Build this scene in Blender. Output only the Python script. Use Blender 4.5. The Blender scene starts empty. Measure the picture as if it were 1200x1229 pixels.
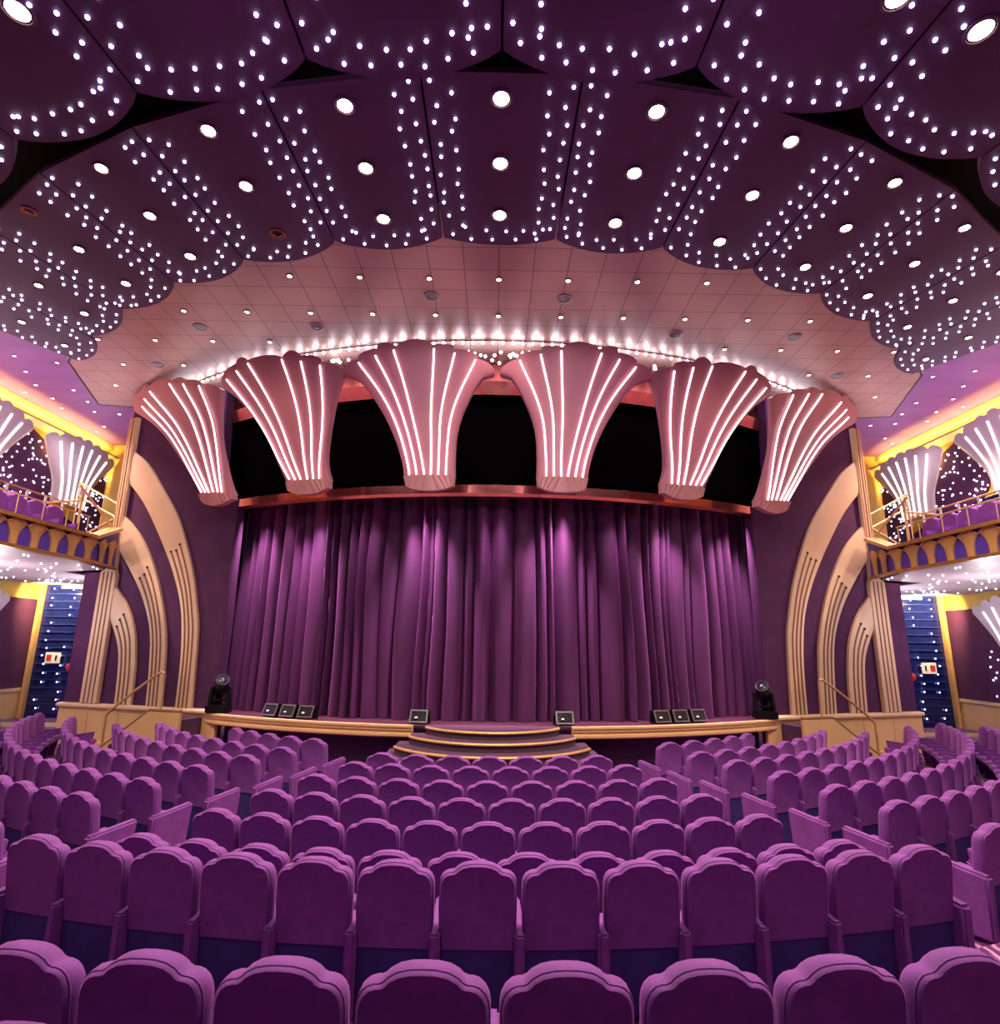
import bpy, bmesh, math, random
from mathutils import Vector, Matrix
random.seed(7)
C = bpy.context.scene.collection
PI = math.pi
CY = 26.95                      # every stage arc is struck from (0, CY)

# ---------------------------------------------------------------- materials
def lin(c):
    c = c / 255.0
    return c / 12.92 if c <= .04045 else ((c + .055) / 1.055) ** 2.4
def rgb(r, g, b): return (lin(r), lin(g), lin(b), 1.0)

def mat(name, col, rough=.6, metal=0.0, vary=.12, scale=6.0, sheen=0.0, bump=0.0, bscale=80.0, spec=.5, stretch=(1, 1, 1)):
    m = bpy.data.materials.new(name); m.use_nodes = True
    nt = m.node_tree; b = nt.nodes['Principled BSDF']
    b.inputs['Roughness'].default_value = rough; b.inputs['Metallic'].default_value = metal
    b.inputs['Specular IOR Level'].default_value = spec
    if sheen:
        b.inputs['Sheen Weight'].default_value = sheen
        b.inputs['Sheen Roughness'].default_value = .4
        b.inputs['Sheen Tint'].default_value = (min(1, col[0] * 4 + .2), min(1, col[1] * 4 + .12), min(1, col[2] * 4 + .2), 1)
    tc = nt.nodes.new('ShaderNodeTexCoord'); mp = nt.nodes.new('ShaderNodeMapping')
    mp.inputs['Scale'].default_value = stretch
    nt.links.new(tc.outputs['Object'], mp.inputs['Vector'])
    n = nt.nodes.new('ShaderNodeTexNoise'); n.inputs['Scale'].default_value = scale; n.inputs['Detail'].default_value = 4
    nt.links.new(mp.outputs['Vector'], n.inputs['Vector'])
    r = nt.nodes.new('ShaderNodeValToRGB')
    r.color_ramp.elements[0].position = .3; r.color_ramp.elements[1].position = .7
    r.color_ramp.elements[0].color = tuple(c * (1 - vary) for c in col[:3]) + (1,)
    r.color_ramp.elements[1].color = tuple(min(1, c * (1 + vary)) for c in col[:3]) + (1,)
    nt.links.new(n.outputs['Fac'], r.inputs['Fac']); nt.links.new(r.outputs['Color'], b.inputs['Base Color'])
    if bump:
        n2 = nt.nodes.new('ShaderNodeTexNoise'); n2.inputs['Scale'].default_value = bscale
        bp = nt.nodes.new('ShaderNodeBump'); bp.inputs['Strength'].default_value = bump; bp.inputs['Distance'].default_value = .01
        nt.links.new(mp.outputs['Vector'], n2.inputs['Vector']); nt.links.new(n2.outputs['Fac'], bp.inputs['Height'])
        nt.links.new(bp.outputs['Normal'], b.inputs['Normal'])
    return m

def glow(name, col, strength, sample=False):
    m = bpy.data.materials.new(name); m.use_nodes = True
    nt = m.node_tree; b = nt.nodes['Principled BSDF']
    b.inputs['Base Color'].default_value = (.6, .6, .6, 1)
    b.inputs['Emission Color'].default_value = col; b.inputs['Emission Strength'].default_value = strength
    m.cycles.emission_sampling = 'AUTO' if sample else 'NONE'
    return m

M = {}
M['velvet'] = mat('seat_velvet', rgb(126, 60, 148), .85, 0, .14, 9, .35, .12, 140)
M['navy'] = mat('seat_navy_cloth', rgb(60, 44, 120), .85, 0, .12, 12, .1)
M['curtain'] = mat('curtain_velvet', rgb(76, 20, 72), .75, 0, .2, 3, .3, .08, 60, stretch=(1, 1, .25))
M['star_ceiling'] = mat('star_ceiling_purple', rgb(84, 38, 88), .55, 0, .1, 2)
M['star_edge'] = mat('star_ceiling_edge', rgb(96, 62, 100), .5, 0, .05, 2)
M['lilac'] = mat('lilac_ceiling', rgb(150, 92, 165), .45, .1, .12, 1.2, stretch=(.3, 2, 1))
M['void'] = mat('dark_plenum', rgb(22, 18, 24), .9, 0, .1, 2)
M['black'] = mat('black_gauze', rgb(5, 3, 5), .95, 0, .1, 4, spec=.02)
M['pink'] = mat('fan_pink', rgb(192, 116, 132), .4, .0, .05, 1.5)
M['pale_fan'] = mat('sconce_pale', rgb(214, 196, 204), .5, 0, .04, 2)
M['cup'] = mat('fan_cup_rose', rgb(216, 152, 152), .4, .05, .06, 3)
M['copper'] = mat('copper_mirror', rgb(214, 120, 112), .18, .9, .15, 4)
M['gold'] = mat('gold_trim', rgb(226, 176, 116), .4, .35, .08, 4)
M['brass'] = mat('polished_brass', rgb(230, 184, 128), .35, .4, .05, 5)
M['cream'] = mat('cream_moulding', rgb(234, 196, 160), .45, 0, .05, 2)
M['groove'] = mat('brown_flute', rgb(146, 100, 74), .6, 0, .05, 3)
M['tan'] = mat('tan_panelling', rgb(238, 192, 134), .45, 0, .05, 1.4)
M['plum'] = mat('plum_wall_cloth', rgb(76, 27, 74), .9, 0, .16, 2.2, .12)
M['plum_dark'] = mat('plum_dark_cloth', rgb(60, 22, 66), .9, 0, .16, 2.2)
M['yellow'] = mat('yellow_wall', rgb(232, 190, 96), .6, 0, .05, 1.5)
M['cornice'] = mat('cornice_cream', rgb(228, 206, 150), .5, 0, .04, 2)
M['deck'] = mat('stage_deck', rgb(74, 38, 52), .35, 0, .15, 4)
M['fascia'] = mat('fascia_wood', rgb(206, 154, 92), .35, .25, .12, 10, stretch=(1, 1, .2))
M['fascia_gold'] = mat('fascia_gold', rgb(206, 150, 80), .3, .6, .12, 5)
M['iris'] = mat('balcony_iris_blue', rgb(92, 62, 170), .6, 0, .1, 3)
M['shelf'] = mat('blue_shelf', rgb(42, 54, 136), .2, .2, .1, 5)
M['midnight'] = mat('midnight_glass', rgb(24, 30, 92), .12, .2, .2, 5)
M['dark_metal'] = mat('black_metal', rgb(22, 21, 24), .4, .4, .1, 8)
M['lens'] = mat('lamp_lens', rgb(34, 32, 38), .15, .3, .1, 8)
M['chrome'] = mat('grey_metal', rgb(120, 114, 118), .3, .8, .1, 8)
M['speaker'] = mat('speaker_grille', rgb(168, 148, 160), .5, .2, .1, 40)
M['riser'] = mat('step_riser_carpet', rgb(80, 48, 76), .85, 0, .25, 30)
M['white_card'] = mat('white_card', rgb(235, 230, 232), .6, 0, .02, 3)
M['red'] = mat('red_print', rgb(190, 40, 60), .6, 0, .05, 3)
M['ring'] = mat('orange_rim', rgb(190, 96, 56), .35, .6, .1, 8)
M['star'] = glow('star_white_blue', (.72, .74, 1, 1), 9)
M['warm'] = glow('downlight_glow', (1, .78, .52, 1), 30)
M['warm_small'] = glow('small_downlight_glow', (1, .80, .52, 1), 12)
M['tube'] = glow('white_light_tube', (1, .93, .96, 1), 3.2, True)
M['tube_soft'] = glow('sconce_light_tube', (1, .95, .92, 1), 2.6)
M['bulb'] = glow('festoon_bulb', (.95, .92, 1, 1), 12)
M['exit'] = glow('green_exit_sign', (.5, 1, .85, 1), 2.2)
M['exit_dim'] = glow('dim_exit_sign', (1, .85, .45, 1), .7)

def carpet_mat():
    m = mat('carpet_swirl', rgb(120, 40, 120), .95, 0, .1, 8)
    nt = m.node_tree; b = nt.nodes['Principled BSDF']
    tc = nt.nodes.new('ShaderNodeTexCoord')
    v = nt.nodes.new('ShaderNodeTexVoronoi'); v.inputs['Scale'].default_value = 1.1
    nt.links.new(tc.outputs['Object'], v.inputs['Vector'])
    w = nt.nodes.new('ShaderNodeTexWave'); w.wave_type = 'RINGS'; w.rings_direction = 'SPHERICAL'
    w.inputs['Scale'].default_value = 5; w.inputs['Distortion'].default_value = 5; w.inputs['Detail'].default_value = 1
    nt.links.new(v.outputs['Position'], w.inputs['Vector'])
    w2 = nt.nodes.new('ShaderNodeTexWave'); w2.inputs['Scale'].default_value = 2.2; w2.inputs['Distortion'].default_value = 9
    nt.links.new(tc.outputs['Object'], w2.inputs['Vector'])
    r = nt.nodes.new('ShaderNodeValToRGB'); r.color_ramp.interpolation = 'CONSTANT'
    e = r.color_ramp.elements
    e[0].position = 0; e[0].color = rgb(84, 24, 92); e[1].position = .42; e[1].color = rgb(150, 60, 150)
    for p, c in ((.66, rgb(70, 22, 84)), (.8, rgb(186, 140, 176))):
        x = e.new(p); x.color = c
    nt.links.new(w2.outputs['Fac'], r.inputs['Fac']); nt.links.new(r.outputs['Color'], b.inputs['Base Color'])
    return m
M['carpet'] = carpet_mat()

def tile_mat():
    m = mat('metallic_tile_ceiling', rgb(196, 152, 144), .42, .35, .05, 2)
    nt = m.node_tree; b = nt.nodes['Principled BSDF']
    tc = nt.nodes.new('ShaderNodeTexCoord')
    br = nt.nodes.new('ShaderNodeTexBrick'); br.offset = 0; br.squash = 1
    br.inputs['Scale'].default_value = 1; br.inputs['Brick Width'].default_value = .65; br.inputs['Row Height'].default_value = .65
    br.inputs['Mortar Size'].default_value = .009; br.inputs['Mortar Smooth'].default_value = .3
    br.inputs['Color1'].default_value = rgb(196, 152, 144); br.inputs['Color2'].default_value = rgb(188, 146, 138)
    br.inputs['Mortar'].default_value = rgb(112, 78, 84)
    nt.links.new(tc.outputs['Object'], br.inputs['Vector']); nt.links.new(br.outputs['Color'], b.inputs['Base Color'])
    return m
M['tile'] = tile_mat()

# ---------------------------------------------------------------- mesh builder
class MB:
    def __init__(s): s.v = []; s.f = []
    def add(s, vs, fs):
        o = len(s.v); s.v += [tuple(p) for p in vs]; s.f += [tuple(i + o for i in f) for f in fs]; return s
    def box(s, c, d, rz=0, mtx=None):
        x, y, z = (k / 2 for k in d); vs = []
        for sx, sy, sz in ((-1,-1,-1),(1,-1,-1),(1,1,-1),(-1,1,-1),(-1,-1,1),(1,-1,1),(1,1,1),(-1,1,1)):
            p = Vector((sx * x, sy * y, sz * z))
            if mtx: p = mtx @ p
            if rz: p = Matrix.Rotation(rz, 3, 'Z') @ p
            vs.append(Vector(c) + p)
        return s.add(vs, [(3,2,1,0),(4,5,6,7),(0,1,5,4),(1,2,6,5),(2,3,7,6),(3,0,4,7)])
    def hexa(s, vs): return s.add(vs, [(3,2,1,0),(4,5,6,7),(0,1,5,4),(1,2,6,5),(2,3,7,6),(3,0,4,7)])
    def plate(s, poly, fn, c0, c1):
        n = len(poly)
        vs = [fn(a, b, c0) for a, b in poly] + [fn(a, b, c1) for a, b in poly]
        return s.add(vs, [tuple(range(n))[::-1], tuple(range(n, 2 * n))] + [(i, (i + 1) % n, n + (i + 1) % n, n + i) for i in range(n)])
    def grid(s, fn, nu, nv, closed=False):
        vs = [fn(i / nu, j / nv) for j in range(nv + 1) for i in range(nu + 1)]
        return s.add(vs, [(j*(nu+1)+i, j*(nu+1)+i+1, (j+1)*(nu+1)+i+1, (j+1)*(nu+1)+i) for j in range(nv) for i in range(nu)])
    def slab(s, fn, nu, nv):        # fn(u, v, side) -> point; a closed thick sheet
        o = [fn(i / nu, j / nv, 0) for j in range(nv + 1) for i in range(nu + 1)]
        p = [fn(i / nu, j / nv, 1) for j in range(nv + 1) for i in range(nu + 1)]
        N = len(o); W = nu + 1; F = []
        for j in range(nv):
            for i in range(nu):
                a, b, c, d = j*W+i, j*W+i+1, (j+1)*W+i+1, (j+1)*W+i
                F += [(a, b, c, d), (N+d, N+c, N+b, N+a)]
        for i in range(nu):
            F += [(i, N+i, N+i+1, i+1), (nv*W+i+1, N+nv*W+i+1, N+nv*W+i, nv*W+i)]
        for j in range(nv):
            F += [((j+1)*W, N+(j+1)*W, N+j*W, j*W), (j*W+nu, N+j*W+nu, N+(j+1)*W+nu, (j+1)*W+nu)]
        return s.add(o + p, F)
    def tube(s, pts, r, n=8):
        pts = [Vector(p) for p in pts]; rings = []; up = None
        for i, p in enumerate(pts):
            t = (pts[min(i + 1, len(pts) - 1)] - pts[max(i - 1, 0)]).normalized()
            if up is None: up = t.orthogonal().normalized()
            up = (up - t * up.dot(t)).normalized(); sd = t.cross(up)
            rings.append([p + (up * math.cos(2*PI*k/n) + sd * math.sin(2*PI*k/n)) * r for k in range(n)])
        vs = [q for R in rings for q in R]; m = len(pts)
        fs = [(i*n+k, i*n+(k+1) % n, (i+1)*n+(k+1) % n, (i+1)*n+k) for i in range(m - 1) for k in range(n)]
        return s.add(vs, fs + [tuple(range(n))[::-1], tuple(range((m-1)*n, m*n))])
    def lathe(s, prof, c, n=16, axis='z'):
        vs = []
        for r, h in prof:
            for k in range(n):
                a = 2 * PI * k / n; x, y = r * math.cos(a), r * math.sin(a)
                q = (x, y, h) if axis == 'z' else ((h, x, y) if axis == 'x' else (x, h, y))
                vs.append(Vector(c) + Vector(q))
        m = len(prof)
        return s.add(vs, [(i*n+k, i*n+(k+1) % n, (i+1)*n+(k+1) % n, (i+1)*n+k) for i in range(m - 1) for k in range(n)]
                     + [tuple(range(n))[::-1], tuple(range((m-1)*n, m*n))])
    def mesh(s, name, material, off=(0, 0, 0), smooth=40, bevel=0, seg=2):
        me = bpy.data.meshes.new(name)
        off = Vector(off)
        me.from_pydata([Vector(p) - off for p in s.v], [], s.f)
        bm = bmesh.new(); bm.from_mesh(me)
        bmesh.ops.recalc_face_normals(bm, faces=bm.faces)
        if bevel: bmesh.ops.bevel(bm, geom=list(bm.edges), offset=bevel, segments=seg, affect='EDGES', clamp_overlap=True)
        bm.to_mesh(me); bm.free()
        me.materials.append(material)
        if smooth:
            me.polygons.foreach_set('use_smooth', [True] * len(me.polygons))
            me.set_sharp_from_angle(angle=math.radians(smooth))
        return me
    def build(s, name, material, parent=None, **k):
        off = parent.location if parent is not None else (0, 0, 0)
        p = parent
        while p is not None and p.parent is not None: p = p.parent; off = Vector(off) + p.location
        o = bpy.data.objects.new(name, s.mesh(name, material, off, **k)); C.objects.link(o)
        if parent is not None: o.parent = parent
        return o

def tag(o, label, cat, group=None):
    o['label'] = label; o['category'] = cat
    if group: o['group'] = group
    return o
def thing(name, label, cat, loc=(0, 0, 0), group=None):
    o = bpy.data.objects.new(name, None); C.objects.link(o); o.location = loc; o.empty_display_size = .2
    return tag(o, label, cat, group)
def struct(name, mb, m, **k):
    o = mb.build(name, m, None, **k); o['kind'] = 'structure'; return o
def copy_tree(o):
    r = o.copy(); C.objects.link(r)
    for ch in o.children:
        c = ch.copy(); C.objects.link(c); c.parent = r
        for g in ch.children:
            d = g.copy(); C.objects.link(d); d.parent = c
    return r
def inst(name, me, loc, parent):
    o = bpy.data.objects.new(name, me); C.objects.link(o)
    o.parent = parent; o.location = Vector(loc) - parent.location
    return o
ORD = ['first','second','third','fourth','fifth','sixth','seventh','eighth','ninth','tenth','eleventh','twelfth','thirteenth',
       'fourteenth','fifteenth','sixteenth','seventeenth','eighteenth','nineteenth','twentieth']

def resample(pl, n):
    d = [0]
    for a, b in zip(pl, pl[1:]): d.append(d[-1] + math.hypot(a[0]-b[0], a[1]-b[1]))
    out = []
    for k in range(n + 1):
        t = d[-1] * k / n; i = 0
        while i < len(d) - 2 and d[i + 1] < t: i += 1
        f = (t - d[i]) / max(1e-9, d[i+1] - d[i])
        out.append((pl[i][0] + (pl[i+1][0]-pl[i][0]) * f, pl[i][1] + (pl[i+1][1]-pl[i][1]) * f))
    return out
def smooth_pl(pl, k=4):             # Catmull-Rom through the points
    out = []
    for i in range(len(pl) - 1):
        p0, p1, p2, p3 = pl[max(i-1, 0)], pl[i], pl[i+1], pl[min(i+2, len(pl)-1)]
        for j in range(k):
            t = j / k
            out.append(tuple(.5 * (2*b + (c-a)*t + (2*a-5*b+4*c-d)*t*t + (3*b-a-3*c+d)*t**3) for a, b, c, d in zip(p0, p1, p2, p3)))
    return out + [pl[-1]]
def coons(bottom, top, left, right):
    B, T, L, R = (resample(q, 240) for q in (bottom, top, left, right))
    def at(P, t, k):
        t = min(max(t, 0), 1) * 240; i = min(int(t), 239); f = t - i
        return P[i][k] * (1 - f) + P[i+1][k] * f
    def f(u, v):
        return tuple((1-v)*at(B, u, k) + v*at(T, u, k) + (1-u)*at(L, v, k) + u*at(R, v, k)
                     - ((1-u)*(1-v)*B[0][k] + u*(1-v)*B[240][k] + (1-u)*v*T[0][k] + u*v*T[240][k]) for k in (0, 1))
    return f
def arc(R, a0, a1, n, cy=CY):       # points on a circle about (0, cy); angle 0 looks at the audience
    return [(R * math.sin(a0 + (a1-a0)*k/n), cy - R * math.cos(a0 + (a1-a0)*k/n)) for k in range(n + 1)]

# ---------------------------------------------------------------- camera
cam = bpy.data.cameras.new('camera'); co = bpy.data.objects.new('camera', cam); C.objects.link(co)
cam.sensor_fit = 'HORIZONTAL'; cam.sensor_width = 36; cam.lens = 21.0; cam.clip_end = 200
th, ps, ro = math.radians(12.7), math.radians(.45), math.radians(.7)
fv = Vector((math.sin(ps)*math.cos(th), math.cos(ps)*math.cos(th), math.sin(th)))
rv = Vector((math.cos(ps), -math.sin(ps), 0)); uv = rv.cross(fv)
r2 = rv*math.cos(ro) + uv*math.sin(ro); u2 = -rv*math.sin(ro) + uv*math.cos(ro)
mx = Matrix((r2, u2, -fv)).transposed().to_4x4(); mx.translation = (0, 0, 2.7); co.matrix_world = mx
bpy.context.scene.camera = co

# light levels
P_DOWN, P_TILE, P_SIDE, P_FEST, P_CURT, P_FRONTFILL, P_REARFILL = 350, 200, 160, 5, 4200, 1050, 170
P_COVE, P_UNDER, P_NICHE, P_BALC, P_WING, P_WORLD, EXPO = 420, 110, 800, 1500, 700, .095, 0.0
P_HALO, P_UP, P_BFRONT = 34, 110, 1500
FAN={
 'C':dict(sym=True,
  left=[(-0.1421, 6.31), (-0.1454, 6.61), (-0.1565, 7.14), (-0.1721, 7.66), (-0.1924, 8.15), (-0.215, 8.53), (-0.2375, 8.68)],
  right=[(-0.0622, 6.29), (-0.0629, 6.74), (-0.0594, 7.4), (-0.0446, 7.98), (-0.0225, 8.47), (-0.0054, 8.55)],
  top=[(-0.2375, 8.68), (-0.2391, 8.77), (-0.2262, 8.91), (-0.2099, 8.96), (-0.2011, 9.1), (-0.1802, 9.13), (-0.167, 9.21), (-0.1496, 9.15), (-0.1219, 9.25), (-0.0952, 9.14), (-0.0782, 9.16), (-0.0638, 9.05), (-0.0444, 9.02), (-0.0299, 8.86), (-0.0153, 8.79), (-0.0054, 8.55)],
  cup=[(-0.1388, 6.08), (-0.1257, 5.99), (-0.1012, 5.95), (-0.0776, 5.98), (-0.0638, 6.08)],
   tb= [(-0.1318, 6.32), (-0.1205, 6.32), (-0.1087, 6.32), (-0.0985, 6.31), (-0.0874, 6.31), (-0.0758, 6.31)] ,
   tt= [(-0.2095, 8.86), (-0.1826, 8.98), (-0.1536, 9.06), (-0.093, 9.05), (-0.0629, 8.96), (-0.0324, 8.82)] ),
 'M':dict(sym=False,
  left=[(-0.3447, 6.31), (-0.3642, 6.81), (-0.3844, 7.39), (-0.4098, 7.95), (-0.4411, 8.48), (-0.464, 8.74)],
  right=[(-0.2642, 6.31), (-0.2725, 6.7), (-0.2708, 7.23), (-0.2623, 7.83), (-0.2517, 8.32), (-0.2398, 8.67)],
  top=[(-0.464, 8.74), (-0.4702, 8.97), (-0.4542, 9.17), (-0.429, 9.26), (-0.4189, 9.34), (-0.4044, 9.26), (-0.3672, 9.32), (-0.3382, 9.16), (-0.3191, 9.24), (-0.3053, 9.16), (-0.2851, 9.15), (-0.2725, 8.99), (-0.2533, 8.95), (-0.2398, 8.67)],
  cup=[(-0.3416, 6.13), (-0.3221, 6.01), (-0.3005, 5.97), (-0.28, 6.0), (-0.2651, 6.12)],
   tb= [(-0.3354, 6.37), (-0.3241, 6.35), (-0.313, 6.34), (-0.3008, 6.33), (-0.2906, 6.32), (-0.2799, 6.31)] ,
   tt= [(-0.4551, 8.95), (-0.4307, 9.08), (-0.4039, 9.18), (-0.3386, 9.13), (-0.3055, 9.03), (-0.2734, 8.89)] ),
 'O':dict(sym=False,
  left=[(-0.5467, 6.32), (-0.5774, 6.94), (-0.603, 7.52), (-0.6322, 8.03), (-0.6748, 8.46), (-0.7234, 8.82)],
  right=[(-0.4571, 6.18), (-0.4714, 6.49), (-0.4855, 7.01), (-0.4951, 7.6), (-0.4911, 8.24), (-0.4784, 8.82)],
  top=[(-0.7234, 8.82), (-0.7647, 9.16), (-0.7438, 9.44), (-0.7041, 9.49), (-0.6956, 9.54), (-0.6723, 9.46), (-0.6271, 9.48), (-0.5989, 9.33), (-0.5749, 9.36), (-0.5609, 9.24), (-0.5338, 9.21), (-0.52, 9.04), (-0.495, 9.02), (-0.4784, 8.82)],
  cup=[(-0.539, 6.14), (-0.5154, 5.99), (-0.4949, 5.93), (-0.4729, 5.95), (-0.4576, 6.07)],
   tb= [(-0.5338, 6.34), (-0.5227, 6.32), (-0.5118, 6.3), (-0.5004, 6.29), (-0.4893, 6.27), (-0.4793, 6.25)] ,
   tt= [(-0.719, 9.1), (-0.7014, 9.24), (-0.6716, 9.32), (-0.6009, 9.27), (-0.5634, 9.15), (-0.5228, 8.99)] ),
}
def ball(r, n=8):
    return MB().lathe([(r * math.sin(PI * (k + .02) / 5.04) + 1e-4, -r * math.cos(PI * (k + .02) / 5.04)) for k in range(6)], (0, 0, 0), n)

# ================================================================ THE SETTING
struct('floor', MB().box((0, 9, -.1), (34, 30, .2)), M['carpet'])
def ring_prism(r0, r1, a, z0, z1, cy, n=48):
    P = arc(r0, -a, a, n, cy) + arc(r1, a, -a, n, cy)
    return MB().plate(P, lambda x, y, z: (x, y, z), z0, z1)
struct('floor', ring_prism(12.42, 13.72, .42, .0, .23, 17.3), M['carpet'])
struct('floor', ring_prism(13.72, 15.1, .42, .0, .45, 17.3), M['carpet'])
struct('floor', ring_prism(15.1, 17.2, .42, .0, .72, 17.3), M['carpet'])
# dark slab over the whole room, lilac ceiling strips along the sides
struct('ceiling', MB().box((0, 9, 10.15), (34, 30, .3)), M['void'])
for s in (-1, 1):
    P = [(s*10.2, 4), (s*10.2, 13.0), (s*9.5, 15.6), (s*9.5, 20.7), (s*14.25, 20.7), (s*14.25, 4)]
    struct('ceiling', MB().plate(P, lambda x, y, z: (x, y, z), 9.66, 9.74), M['lilac'])
# tiled ceiling between the star panels and the fans
P = [(-9.3, 10.5), (-7.5, 9.6), (-5, 8.6), (0, 7.9), (5, 8.6), (7.5, 9.6), (9.3, 10.5), (10.95, 13.8), (12.0, 16.55), (10.9, 16.75)] + \
    [(x, y) for x, y in reversed(arc(13.45, -.86, .86, 40))] + [(-10.9, 16.75), (-12.0, 16.55), (-10.95, 13.8)]
struct('ceiling', MB().plate(P, lambda x, y, z: (x, y, z), 9.58, 9.65), M['tile'])
for s, nm in ((-1, 'left'), (1, 'right')):
    struct('trim_ceiling_' + nm, MB().tube([(s*x, y, 9.6) for x, y in ((10.5, 13.3), (10.95, 13.8), (12.0, 16.55), (10.6, 16.8))], .035, 6), M['dark_metal'])
# side and end walls
for s, nm in ((-1, 'left'), (1, 'right')):
    struct('wall_' + nm, MB().box((s*14.35, 12.2, 7.3), (.3, 17.2, 4.7)), M['yellow'])
    struct('wall_' + nm, MB().box((s*16.05, 12.2, 2.42), (.3, 17.2, 4.85)), M['yellow'])
    struct('wall_' + nm, MB().box((s*15.86, 16.2, 2.5), (.1, 9.0, 3.0)), M['plum'])
    struct('wall_' + nm, MB().box((s*15.84, 16.2, .5), (.14, 9.0, 1.0)), M['tan'])
    struct('trim_' + nm, MB().box((s*15.8, 16.2, 1.02), (.2, 9.0, .1)), M['cream'])
    # end wall beside and over the door
    struct('wall_back', MB().box((s*10.4, 20.75, 4.9), (4.4, .3, 9.8)), M['plum'])
    struct('wall_back', MB().box((s*14.4, 20.75, 7.25), (3.6, .3, 5.0)), M['yellow'])
    # cornice with the light trough
    struct('trim_' + nm, MB().plate([(0, 9.02), (.42, 9.1), (.42, 9.16), (.36, 9.16), (.36, 9.13), (0, 9.06)],
           lambda a, z, y, s=s: (s*(14.2 - a), y, z), 4, 20.5), M['cornice'])
    struct('trim_' + nm, MB().box((s*14.15, 12.2, 9.55), (.12, 17, .2)), M['cornice'])

# ---------------------------------------------------------------- wing walls beside the stage
A0, T0 = Vector((7, 15.2)), Vector((4.5, 1.3)).normalized()
N0 = Vector((T0.y, -T0.x))          # towards the audience
def wing(s):
    def f(u, z, c):
        p = A0 + T0 * u + N0 * c
        return (s * p.x, p.y, z)
    return f
arcs = [([(3.56,7.98),(2.95,7.52),(2.28,6.72),(1.71,5.98),(1.28,5.16),(.93,4.32),(.7,3.5),(.58,2.97),(.52,1.94),(.49,1.02)],
         [(3.56,7.04),(2.93,6.42),(2.28,5.54),(1.75,4.72),(1.40,4.05),(1.19,3.5),(1.08,2.97),(.99,2.19),(.97,1.02)]),
        [(3.56,6.09),(2.91,5.51),(2.38,4.8),(1.96,3.99),(1.61,2.96),(1.49,2.18),(1.41,1.02)] and
        ([(3.56,6.09),(2.91,5.51),(2.38,4.8),(1.96,3.99),(1.61,2.96),(1.49,2.18),(1.41,1.02)],
         [(3.56,5.13),(3.0,4.48),(2.55,3.88),(2.21,3.24),(2.04,2.7),(1.94,1.9),(1.89,1.02)]),
        ([(3.52,4.15),(2.97,3.57),(2.62,2.96),(2.48,2.42),(2.4,1.79),(2.38,1.02)],
         [(3.52,3.3),(3.1,2.58),(2.96,1.99),(2.9,1.02)])]
gstart = [.42, .30, .22]
for s, nm in ((-1, 'left'), (1, 'right')):
    w = wing(s)
    struct('wall_' + nm, MB().plate([(-.15, .0), (4.7, .0), (4.7, 4.5), (3.85, 4.5), (3.85, 9.58), (.62, 9.58), (.48, 6.5), (-.15, 6.4)], w, -.3, 0), M['plum'])
    struct('wall_' + nm, MB().plate([(-.3, .0), (4.72, .0), (4.72, .95), (-.3, .95)], w, 0, .09), M['tan'])
    struct('trim_' + nm, MB().plate([(0, .9), (.16, .95), (.16, 1.0), (.12, 1.03), (0, 1.04)], lambda c, z, u, w=w: w(u, z, c), -.3, 4.76), M['cream'])
    struct('baseboard_' + nm, MB().plate([(0, 0), (.13, 0), (.13, .1), (0, .13)], lambda c, z, u, w=w: w(u, z, c), .9, 4.74), M['tan'])
    jn = MB()
    for u in (1.6, 2.7, 3.7): jn.plate([(u, .1), (u + .012, .1), (u + .012, .9), (u, .9)], w, .089, .0915)
    struct('trim_' + nm, jn, M['groove'])
    names = ['outermost tall cream arch moulding nearest the stage curtain', 'middle cream arch moulding', 'short inner cream arch moulding beside the fluted pilaster']
    for k, (o, i) in enumerate(arcs):
        o, i = smooth_pl(o), smooth_pl(i)
        r = thing('arch_moulding', names[k] + ' on the %s wing wall' % nm, 'wall moulding', w(i[-1][0], 1.04, 0), 'cream arch mouldings on the wing walls')
        n = 48; O, I = resample(o, n), resample(i, n)
        def f(a, b, c, O=O, I=I, w=w):
            j = round(b * n); q = [I[j][t] * (1-a) + O[j][t] * a for t in (0, 1)]
            return w(q[0], max(q[1], 1.035), .10 - .10 * c - (.025 if a in (0, 1) and c == 0 else 0))
        MB().slab(f, 6, n).build('arch_band', M['cream'], r)
        for fr in (.25, .5, .75):
            st = int(n * (gstart[k] + .04 * fr)); pts = []
            for j in range(st, n + 1):
                q = [I[j][t] * (1-fr) + O[j][t] * fr for t in (0, 1)]
                pts.append(w(q[0], max(q[1], 1.05), .098))
            MB().tube(pts, .026, 6).build('flute', M['groove'], r)
            bb = ball(.038, 8); bb.v = [tuple(Vector(v) + Vector(pts[0])) for v in bb.v]; bb.build('flute_stop', M['dark_metal'], r)
    r = thing('pilaster', 'tall fluted cream pilaster at the outer edge of the %s wing wall' % nm, 'pilaster', w(3.75, 1.04, 0))
    MB().plate([(3.46, 1.04), (4.02, 1.04), (4.02, 4.5), (3.84, 4.6), (3.84, 9.0), (3.54, 9.0), (3.54, 4.6), (3.46, 4.4)], w, 0, .12).build('shaft', M['cream'], r, bevel=.012)
    for u in (3.6, 3.74, 3.88): MB().tube([w(u, 1.05, .12), w(u, 4.5, .12)], .02, 6).build('flute', M['groove'], r)
    for u in (3.6, 3.69, 3.78): MB().tube([w(u, 4.7, .12), w(u, 9.0, .12)], .02, 6).build('gilt_fillet', M['gold'] if u != 3.69 else M['groove'], r)

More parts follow.
